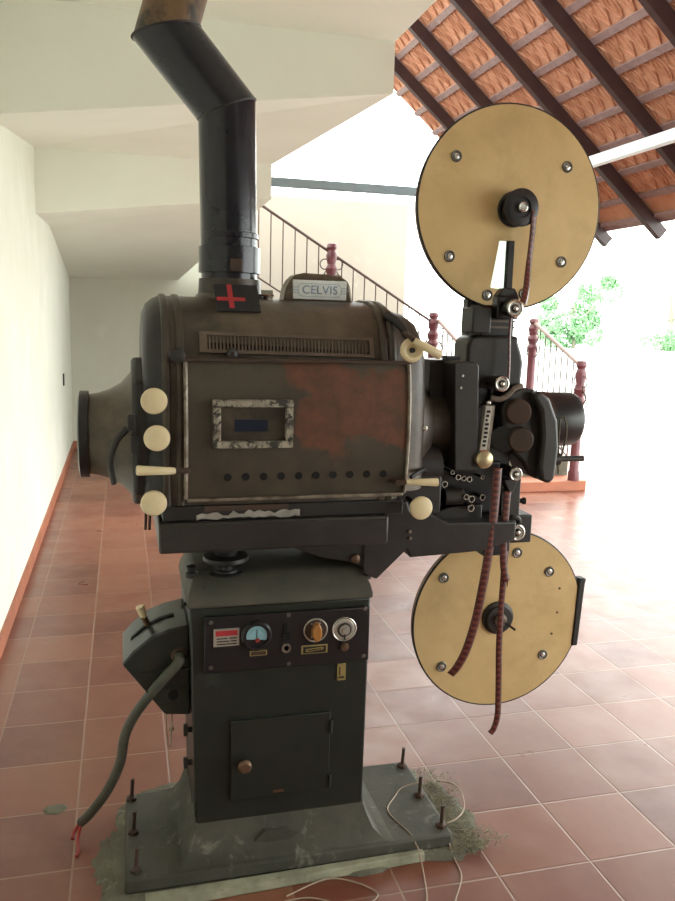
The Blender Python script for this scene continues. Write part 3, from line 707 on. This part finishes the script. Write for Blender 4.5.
b = MB(); b.box(.055,.205,.315,.46,.905,.995); b.build('outlet_block', 'black2', PR, bevel=.005)
b = MB(); b.box(.03,.12,.29,.40,.875,.935); b.build('fire_trap', 'black', PR, bevel=.004)
MB().lathe((.190,.36,1.03), (1,-.3,0), [(-.03,.008),(.0,.008),(.0,.012),(.01,.011),(.01,0)], 12).build('side_screw', 'black2', PR)
# rollers
def roller(x, z, y, r, nm='guide_roller'):
    a = MB().lathe((x,y+.07,z), (0,-1,0), [(0,r*.8),(.065,r*.8),(.067,r*1.0),(.078,r),(.080,r*.95)], 26).build(nm, 'black2', PR)
    MB().ring((x,y-.011,z), (0,1,0), r*.82, r*.16, 26).build('roller_rim', 'chrome', a)
    MB().lathe((x,y-.009,z), (0,-1,0), [(0,r*.7),(.003,r*.68),(.0032,r*.5),(.001,r*.48),(.001,0)], 22).build('roller_face', 'plate', a)
    MB().lathe((x,y-.010,z), (0,-1,0), [(0,r*.3),(.007,r*.28),(.009,r*.15),(.009,0)], 14).build('roller_pin', 'chrome', a)
    return a
roller(.064,1.630,.255,.027); roller(.037,1.412,.255,.024); roller(.100,1.141,.255,.022); roller(.115,.961,.25,.026)
b = MB(); b.box(.03,.10,.29,.33,1.60,1.665); b.prism([(.03,1.665),(.10,1.665),(.085,1.690),(.05,1.690)], 1, .29, .33); b.build('fire_roller_block', 'black', PR, bevel=.004)
b = MB(); b.prism([(.075,1.12),(.125,1.12),(.112,1.085),(.10,1.07)], 1, .27, .30); b.build('roller_arm', 'black2', PR, bevel=.003)
b = MB(); b.tube([(.10,.27,.99),(.105,.262,1.005),(.125,.262,1.0),(.135,.27,.985)], .008, 8, 4); b.build('roller_bracket', 'black2', PR)
# film gate window plate and lens knob
g = MB().prism([(-.026,1.215),(-.004,1.215),(.006,1.348),(-.014,1.348)], 1, .235, .262).build('gate_plate', 'plate', PR, bevel=.001)
b = MB()
rp = random.Random(5)
for k in range(9):
    z = 1.228+.0125*k; x = -.019+.0010*k; b.box(x, x+.006+rp.uniform(0,.006), .2335, .235, z, z+.007)
b.build('plate_marks', 'void', g)
b = MB(); b.prism([(-.002,1.215),(.006,1.215),(.016,1.348),(.008,1.348)], 1, .238, .30); b.build('gate_rail', 'edge', PR)
MB().sphere((-.004,.24,1.357), .0075, 12).build('ball_knob', 'chrome', PR)
MB().box(-.024,-.006,.2335,.237,1.208,1.218).build('red_mark', 'red', PR)
b = MB(); b.lathe((-.012,.26,1.190), (0,-1,0), [(0,.012),(.012,.012),(.014,.025),(.022,.028),(.034,.026),(.040,.018),(.043,0)], 28); b.build('brass_lens_knob', 'lensbrass', PR)
# mechanism details beneath the gate
for x, z, r in ((-.103,1.150,.007),(-.084,1.135,.009),(-.066,1.131,.008),(-.048,1.128,.009),(-.006,1.133,.006),(-.126,1.115,.010),(-.055,1.075,.009),(-.038,1.068,.011),(-.038,1.040,.011),(-.002,1.072,.010)):
    a = MB().lathe((x,.31,z), (0,-1,0), [(0,r*.6),(.055,r*.6),(.056,r),(.062,r),(.062,r*.5),(.058,r*.4),(.058,0)], 14).build('gate_roller', 'black2', PR)
    MB().ring((x,.248,z), (0,1,0), r*.85, r*.2, 16, 6).build('roller_rim', 'chrome', a)
b = MB(); b.box(-.15,.08,.305,.45,1.01,1.17); b.build('mechanism_case', 'black', PR, bevel=.006)
b = MB(); b.cyl((-.115,.28,1.07), (-.055,.28,1.07), .026, seg=20); b.cyl((-.055,.28,1.07), (-.04,.28,1.07), .010, seg=14); b.build('drive_spindle', 'grey', PR)
b = MB(); b.tube([(-.17,.28,1.135),(-.14,.27,1.128),(-.12,.27,1.117)], .006, 8, 3); b.tube([(-.28,.12,1.165),(-.25,.14,1.175),(-.21,.2,1.17),(-.17,.28,1.14)], .006, 8, 3); b.build('control_rod', 'black2', PR)
b = MB(); b.prism([(-.185,.985),(.01,.985),(.01,1.045),(-.10,1.040),(-.165,1.015)], 1, .27, .42); b.build('mechanism_plate', 'grey', PR, bevel=.004)
MB().lathe((-.135,.27,1.01), (0,-1,0), [(0,.004),(.003,.003),(.003,0)], 8).build('screw', 'chrome', PR)
# bracket arm
b = MB(); b.prism([(-.36,1.07),(-.25,1.075),(-.24,1.045),(-.165,1.03),(-.12,1.005),(.10,1.0),(.10,.945),(.01,.915),(-.10,.91),(-.235,.905),(-.245,.93),(-.335,.845),(-.375,.865),(-.375,.98)], 1, .22, .50)
b.build('support_arm', 'grey', PR, bevel=.005)
b = MB(); b.box(-.30,-.14,.235,.45,1.03,1.16); b.build('arc_feed_box', 'black2', PR, bevel=.006)
b = MB(); b.lathe((-.085,.30,.915), (0,0,-1), [(0,.02),(.012,.02),(.014,.012),(.02,.012),(.02,0)], 8); b.build('arm_bolt', 'black2', PR)
b = MB(); b.lathe((-.24,.219,.985), (0,-1,0), [(0,.005),(.006,.005),(.006,0)], 8); b.lathe((-.238,.219,.965), (0,-1,0), [(0,.005),(.006,.005),(.006,0)], 8); b.build('arm_screws', 'edge', PR)

# lens turret and motor
b = MB()
P = [(.118,1.400),(.165,1.391),(.205,1.365),(.236,1.30),(.246,1.22),(.240,1.15),(.238,1.119),(.220,1.108),(.192,1.114),(.161,1.130),(.141,1.165),(.112,1.193),(.076,1.240),(.06,1.331),(.082,1.385)]
b.prism([(x+.005, z) for x, z in P], 1, .29, .40); b.build('gear_cover', 'black2', PR, bevel=.012, seg=3)
b = MB(); b.prism([(.165,1.392),(.205,1.366),(.236,1.30),(.246,1.22),(.242,1.15),(.238,1.119),(.222,1.105),(.195,1.115),(.185,1.16),(.19,1.25),(.178,1.33),(.15,1.375)], 1, .255, .30); b.build('gear_cover_rim', 'grey', PR, bevel=.010, seg=3)
for x, z in ((.118,1.325),(.132,1.240)):
    b = MB(); b.lathe((x,.30,z), (-.25,-1,0), [(0,.040),(.025,.040),(.032,.034),(.034,0)], 30); b.build('lens_cap', 'brownmetal', PR)
b = MB(); b.lathe((.085,.31,1.24), (-.4,-1,0), [(0,.04),(.02,.04),(.022,.03),(.022,0)], 24); b.build('lens_barrel', 'black', PR)
b = MB(); b.lathe((.20,.42,1.285), (1,0,0), [(0,.078),(.01,.085),(.05,.088),(.11,.088),(.165,.088),(.180,.082),(.188,.066),(.188,0)], 36); b.build('drive_motor', 'black', PR)
b = MB(); b.lathe((.235,.42,1.285), (1,0,0), [(0,.089),(.04,.0895),(.041,.088)], 36); b.build('motor_band', 'brownmetal', PR)
b = MB(); b.tube([(.25,.30,1.30),(.278,.29,1.305),(.285,.285,1.25),(.275,.285,1.20),(.27,.285,1.165)], .0035, 6, 4); b.tube([(.262,.29,1.30),(.262,.288,1.22),(.268,.288,1.13)], .003, 6, 4); b.build('motor_lead', 'cement', PR)
b = MB(); b.lathe((.243,.30,1.175), (1,0,0), [(0,.022),(.028,.022),(.030,.009),(.115,.009),(.117,.006),(.119,0)], 18); b.build('motor_shaft', 'grey', PR)

# film magazines (open brass discs)
def magazine(name, cx, cz, slot, screws, hub):
    y0 = .425; RR = .302
    bm = bmesh.new(); seg = 96
    ov = [bm.verts.new((cx+RR*math.cos(2*math.pi*k/seg), y0, cz+RR*math.sin(2*math.pi*k/seg))) for k in range(seg)]
    es = [bm.edges.new((ov[k], ov[(k+1) % seg])) for k in range(seg)]
    if slot:
        hv = [bm.verts.new((x, y0, z)) for x, z in slot]; es += [bm.edges.new((hv[k], hv[(k+1) % len(hv)])) for k in range(len(hv))]
    bmesh.ops.triangle_fill(bm, use_beauty=True, use_dissolve=False, edges=es)
    r = bmesh.ops.extrude_face_region(bm, geom=list(bm.faces))
    for v in r['geom']:
        if isinstance(v, bmesh.types.BMVert): v.co.y += .006
    m = MB(); m.bm.free(); m.bm = bm
    dsk = m.build(name, 'brass', PR, angle=30)
    MB().ring((cx,y0+.004,cz), (0,1,0), RR+.001, .0045, 96, 8).build('disc_rim', 'black2', dsk)
    b = MB(); b.lathe((cx+.002,y0+.008,cz), (0,1,0), [(0,RR+.002),(.022,RR+.002),(.022,RR-.006),(0,RR-.006),(0,RR+.002)], 96); b.bm.faces.ensure_lookup_table()
    bmesh.ops.delete(b.bm, geom=[f for f in b.bm.faces if len(f.verts) > 4], context='FACES_ONLY'); b.build('disc_wall', 'copper', dsk)
    for x, z in screws:
        s = MB().lathe((x,y0,z), (0,-1,0), [(0,.0175),(.003,.0175),(.005,.015),(.004,.0125),(.002,.0115),(.002,0)], 22).build('screw_washer', 'screwmetal', dsk)
    for x, z in screws:
        MB().lathe((x,y0-.001,z), (0,-1,0), [(0,.0095),(.003,.009),(.004,.004),(.003,.003),(.003,0)], 16).build('screw_head', 'chrome', dsk)
    return dsk
upz = magazine('upper_magazine_disc', .122, 1.936, [(.090,1.838),(.132,1.838),(.122,1.690),(.068,1.695)], [(-.066,2.075),(.304,2.070),(-.073,1.784),(.306,1.783),(.059,1.672),(.183,1.680)], 0)
b = MB(); b.box(.116,.134,.41,.432,1.69,1.838); b.build('slot_bar', 'black2', upz)
m_, t_, b_ = nt('greenish_celluloid'); b_.inputs['Base Color'].default_value = (.52, .62, .52, 1); b_.inputs['Transmission Weight'].default_value = .6; b_.inputs['Roughness'].default_value = .35; b_.inputs['IOR'].default_value = 1.1; M['celluloid'] = m_
b = MB(); b.prism([(.088,1.840),(.134,1.840),(.124,1.688),(.066,1.693)], 1, .4335, .4345); b.build('slot_window', 'celluloid', upz)
hu = MB().lathe((.128,.425,1.932), (0,-1,0), [(0,.05),(.006,.054),(.012,.054),(.014,.046),(.05,.046),(.052,.056),(.060,.056),(.063,.050),(.063,.030),(.057,.028),(.057,0)], 40).build('reel_hub', 'black', PR)
MB().lathe((.128,.368,1.932), (0,-1,0), [(0,.016),(.014,.015),(.016,.012),(.012,.009),(.012,0)], 20).build('hub_spindle', 'chrome', hu)
loz = magazine('lower_magazine_disc', .167, .612, None, [(-.039,.767),(.218,.839),(.342,.767),(.338,.472),(-.032,.461)], 0)
hl = MB().lathe((.160,.425,.618), (0,-1,0), [(0,.056),(.008,.055),(.012,.045),(.02,.044),(.022,0)], 40).build('reel_hub', 'grey', PR)
MB().lathe((.160,.403,.618), (0,-1,0), [(0,.022),(.008,.021),(.01,.012),(.02,.011),(.02,0)], 24).build('hub_spindle', 'edge', hl)
MB().tube([(.170,.39,.612),(.200,.37,.592)], .004, 8, 1).build('hub_pin', 'black', hl)
b = MB()
for x, z in ((.385,.705),(.382,.62),(.367,.545)): b.lathe((x,.425,z), (0,-1,0), [(0,.004),(.0015,.004),(.0015,0)], 10)
b.build('rivet_marks', 'brownmetal', loz)
b = MB(); b.prism([(.455,.735),(.485,.735),(.480,.715),(.470,.52),(.468,.495),(.445,.495),(.450,.60)], 1, .42, .46); b.build('magazine_hinge', 'black2', PR, bevel=.005)
b = MB(); b.lathe((.13,.45,1.93), (0,1,0), [(0,.04),(.03,.035),(.05,.02),(.05,0)], 16); b.lathe((.16,.45,.615), (0,1,0), [(0,.04),(.03,.035),(.05,.02),(.05,0)], 16); b.build('spindle_bearing', 'black2', PR)
# arms carrying the discs
b = MB(); b.box(.0,.12,.435,.475,1.42,1.66); b.build('magazine_arm', 'black2', PR, bevel=.004)
b = MB(); b.box(.06,.16,.445,.475,.70,1.0); b.build('magazine_arm', 'black2', PR, bevel=.004)
b = MB(); b.lathe((.13,.445,1.93), (0,1,0), [(0,.05),(.012,.05),(.014,.03),(.014,0)], 20); b.build('hub_boss', 'black2', PR)

# ------------------------------------------------------------ film
def film(name, pts, w0, label, group=None, torn=False, wdir=(1, -.15, 0)):
    pts = [Vector(p) for p in pts]; P = []
    ext = [2*pts[0]-pts[1]] + pts + [2*pts[-1]-pts[-2]]
    for i in range(1, len(ext)-2):
        for j in range(8):
            t = j/8; a, b_, c_, d_ = ext[i-1:i+3]
            P.append(.5*((2*b_) + (c_-a)*t + (2*a-5*b_+4*c_-d_)*t*t + (3*b_-a-3*c_+d_)*t**3))
    P.append(pts[-1]); bm = bmesh.new(); uvl = bm.loops.layers.uv.new('UVMap'); wd = Vector(wdir).normalized(); L_ = 0; rows = []
    for i, p in enumerate(P):
        if i: L_ += (p-P[i-1]).length
        d = (P[min(i+1, len(P)-1)]-P[max(i-1, 0)]).normalized(); s = (wd - d*wd.dot(d)).normalized(); n_ = d.cross(s)
        rows.append(([bm.verts.new(p + s*w0*(u-.5) + n_*.002*math.sin(math.pi*u)) for u in (0, .25, .5, .75, 1)], L_))
    for (a, la), (b_, lb) in zip(rows, rows[1:]):
        for k in range(4):
            f = bm.faces.new((a[k], a[k+1], b_[k+1], b_[k]))
            for lp, uv in zip(f.loops, ((k/4, la), ((k+1)/4, la), ((k+1)/4, lb), (k/4, lb))): lp[uvl].uv = uv
    if torn:
        a = rows[-1][0]
        for k in (0, 2): 
            tip = bm.verts.new((a[k].co+a[k+1].co)/2 + Vector((0, 0, -.012-.006*k))); bm.faces.new((a[k], a[k+1], tip))
    m = MB(); m.bm.free(); m.bm = bm
    o = m.build(name, 'film', None); sm = o.modifiers.new('thick', 'SOLIDIFY'); sm.thickness = .0008; sm.offset = 0
    tag(o, label, 'film strip', group); return o
film('film_strip', [(.170,.365,1.925),(.164,.358,1.85),(.146,.335,1.75),(.114,.28,1.68),(.092,.250,1.645)], .024, 'maroon film strip running down the upper brass disc from its hub', wdir=(1,.4,0))
film('film_strip', [(.062,.262,1.61),(.066,.272,1.55),(.070,.272,1.48),(.066,.262,1.42)], .010, 'narrow film strip threaded in front of the dark projector head', wdir=(1,.3,0))
film('film_strip', [(.030,.225,1.165),(.028,.225,1.08),(.022,.222,.98),(.012,.222,.88),(.002,.225,.79),(-.012,.23,.69),(-.034,.235,.60),(-.058,.24,.545),(-.078,.245,.518)], .029, 'longest maroon film strip hanging and curling left over the lower disc', wdir=(1,0,0))
film('film_strip', [(.072,.235,1.09),(.070,.235,1.0),(.070,.235,.91),(.076,.235,.85),(.086,.235,.81)], .024, 'short torn film strip ending above the lower disc hub', torn=True, wdir=(1,0,0))
film('film_strip', [(.084,.25,.90),(.086,.255,.80),(.084,.255,.70),(.085,.255,.60),(.090,.255,.50),(.094,.255,.42),(.092,.25,.36),(.082,.25,.32),(.070,.25,.305)], .021, 'straight maroon film strip hanging over the lower hub below the disc edge', wdir=(1,0,0))

# ------------------------------------------------------------ exhaust pipe
EP = empty('exhaust_pipe', (-.745,.40,1.62), 'bent black metal flue pipe rising from the top of the lamphouse', 'pipe')
b = MB(); b.lathe((-.742,.40,1.628), (0,0,1), [(0,.100),(.012,.096),(.02,.088),(.06,.086),(.06,.075)], 36); b.build('pipe_collar', 'dusty', EP)
p1, p2, p3, p4 = Vector((-.742,.40,1.64)), Vector((-.752,.40,2.140)), Vector((-.912,.40,2.320)), Vector((-.725,.40,2.965))
def miter(name, a, b_, na, nb, r, mat):
    """a pipe from a to b whose ends are cut by planes with normals na, nb"""
    d = (b_-a).normalized(); m = MB(); _, e1, e2 = m.frame_of(d); A, B = [], []
    for k in range(40):
        o_ = e1*(r*math.cos(2*math.pi*k/40)) + e2*(r*math.sin(2*math.pi*k/40))
        for q, n_, L_ in ((a, na, A), (b_, nb, B)):
            p = q+o_; t = (q-p).dot(n_)/d.dot(n_); L_.append(p+d*t)
    m.loft([A, B]); return m.build(name, mat, EP, angle=50), A, B
n12 = ((p2-p1).normalized()+(p3-p2).normalized()).normalized(); n23 = ((p3-p2).normalized()+(p4-p3).normalized()).normalized()
o1, A, B1 = miter('lower_pipe', p1, p2, (p2-p1).normalized(), n12, .078, M['pipe'])
o2, A, B2 = miter('elbow_pipe', p2, p3, n12, n23, .080, M['pipe'])
o3, A3, B3 = miter('upper_pipe', p3, p4, n23, Vector((0,0,1)), .078, M['pipe_rust'])
for nm, L_ in (('elbow_seam', B1), ('elbow_seam', B2)):
    b = MB(); b.tube(L_+[L_[0]], .003, 6, 1); b.build(nm, 'black2', EP)
for z, r in ((1.705,.086),(1.80,.0805)):
    b = MB(); b.lathe((-.743,.40,z), (0,0,1), [(-.002,.079),(0,r),(.07 if z < 1.75 else .012,r),(.072 if z < 1.75 else .014,.079)], 36); b.build('pipe_sleeve', 'pipe', EP)
b = MB(); b.box(-.752,-.720,.306,.32,1.705,1.74); b.build('sleeve_clamp', 'brownmetal', EP, bevel=.003)
rc = MB()
def LP(x, t, o):        # the cloth leans on the shoulder of the lamphouse
    return Vector((x, .285-.085*t-.62*o, 1.667-.070*t+.78*o))
def lq(mb, xa, xb, ta, tb, oa, ob):
    mb.hexa([LP(xa,tb,oa),LP(xb,tb,oa),LP(xb,ta,oa),LP(xa,ta,oa)], [LP(xa,tb,ob),LP(xb,tb,ob),LP(xb,ta,ob),LP(xa,ta,ob)])
lq(rc, -.800, -.685, 0, 1, 0, .004)
rc = rc.build('red_cross_label', 'blackcloth', EP)
b = MB(); lq(b, -.796, -.722, .50, .63, .004, .0048); lq(b, -.766, -.753, .02, .90, .0041, .0050)
b.build('red_cross', 'red', rc)

# ------------------------------------------------------------ cable, wires, cement bed
cb = empty('power_cable', (-1.19,.46,0), 'thick grey green conduit drooping from the switch box to the floor', 'cable')
MB().tube([(-.896,.246,.648),(-.90,.22,.640),(-.949,.235,.579),(-1.01,.29,.475),(-1.046,.33,.383),(-1.062,.34,.291),(-1.10,.37,.19),(-1.15,.41,.10),(-1.18,.455,.045)], .0145, 14, 6).build('conduit', 'cable', cb)
b = MB(); b.tube([(-1.178,.45,.05),(-1.20,.45,.02),(-1.205,.43,.008)], .006, 8, 3); b.tube([(-1.18,.45,.045),(-1.19,.42,.012),(-1.185,.38,.007),(-1.19,.345,.007)], .005, 8, 3); b.build('red_core', 'redinsul', cb)

b = MB(); rp = random.Random(11)
def blob(cx, cy, rx, ry, h, n=26, seed=1):
    r_ = random.Random(seed); rings = []
    rr = [1+r_.uniform(-.18, .18) for _ in range(n)]
    for f, z in ((1, 0.0005), (.9, h*.5), (.7, h*.9), (.35, h)):
        rings.append([(cx+rx*f*rr[k]*math.cos(2*math.pi*k/n), cy+ry*f*rr[k]*math.sin(2*math.pi*k/n), z) for k in range(n)])
    b.loft(rings)
# a low irregular bed that shows all round the base plate
n = 60; rings = []
def sq(t):
    a = 2*math.pi*t; c_, s_ = math.cos(a), math.sin(a); k = 1/max(abs(c_), abs(s_)); return c_*k, s_*k
rr = [rp.uniform(0, .05) for _ in range(n)]
for o_, z in ((1., .0008), (.75, .008), (.3, .014)):
    rings.append([(-.57+(.49+(rr[k]+.01)*o_)*sq(k/n)[0], .35+(.225+(rr[k]*.7+.008)*o_)*sq(k/n)[1], z) for k in range(n)])
b.loft(rings); blob(-.86,.62,.14,.06,.01,40,3); blob(-.05,.33,.09,.17,.010,40,4); blob(-1.09,.30,.05,.14,.009,40,5); blob(-.03,.16,.05,.05,.006,30,8)
tag(b.build('cement_bed', 'cement', angle=80), 'rough grey cement bed around the iron base', 'cement bed')
b = MB(); blob(-1.27,.61,.035,.03,.004,14,6); tag(b.build('cement_splash', 'cement'), 'small dried cement splash on the tiles left of the conduit', 'cement splash')
b = MB(); b.hexa([(-1.0,.075,.001),(-.19,.105,.001),(-.19,.130,.001),(-1.0,.130,.001)], [(-1.0,.085,.016),(-.19,.110,.028),(-.19,.130,.028),(-1.0,.130,.018)])
tag(b.build('wooden_batten', 'wood', bevel=.003), 'long pale wooden batten wedged along the front of the iron base', 'wood strip')
def wire(pts, label, r=.0022):
    tag(MB().tube(pts, r, 6, 6).build('wire', 'wire'), label, 'wire')
wire([(-.105,.39,.075),(-.16,.40,.058),(-.20,.36,.056),(-.245,.30,.056),(-.24,.24,.056),(-.22,.18,.056),(-.212,.150,.052),(-.21,.135,.043),(-.21,.105,.038),(-.215,.05,.004),(-.24,-.04,.004),(-.27,-.10,.004)], 'pale wire looping over the right end of the iron base')
wire([(-.09,.185,.06),(-.05,.20,.06),(.0,.26,.05),(.035,.36,.04),(.03,.43,.03),(-.01,.47,.02)], 'pale wire curling on the cement right of the base')
wire([(-.10,.145,.03),(-.10,.10,.006),(-.11,.02,.004),(-.16,-.06,.004),(-.20,-.11,.004),(-.3,-.12,.004),(-.45,-.04,.004),(-.56,.03,.004),(-.7,.02,.004)], 'long pale wire trailing across the tiles in front of the base')
wire([(-.62,.05,.004),(-.5,.085,.01),(-.42,.06,.006),(-.37,.0,.004),(-.44,-.05,.004)], 'short pale wire loop in front of the base centre')
# dry grass
b = MB(); rg = random.Random(2)
for k in range(650):
    if k % 3: x, y = rg.gauss(-.03, .035), rg.uniform(.15, .55)
    else: x, y = rg.gauss(-.02, .045), rg.gauss(.15, .03)
    a = rg.uniform(0, 6.28); l = rg.uniform(.01, .04); z = .012+rg.uniform(0, .01)
    d = Vector((math.cos(a), math.sin(a), 0)); s = Vector((-d.y, d.x, 0))*.0012; p = Vector((x, y, z))
    b.face([p-d*l/2-s, p-d*l/2+s, p+d*l/2+s+Vector((0,0,.006)), p+d*l/2-s+Vector((0,0,.006))])
tag(b.build('dry_grass', 'straw'), 'scattered dry grass bits on the cement right of the base', 'grass', kind='stuff')
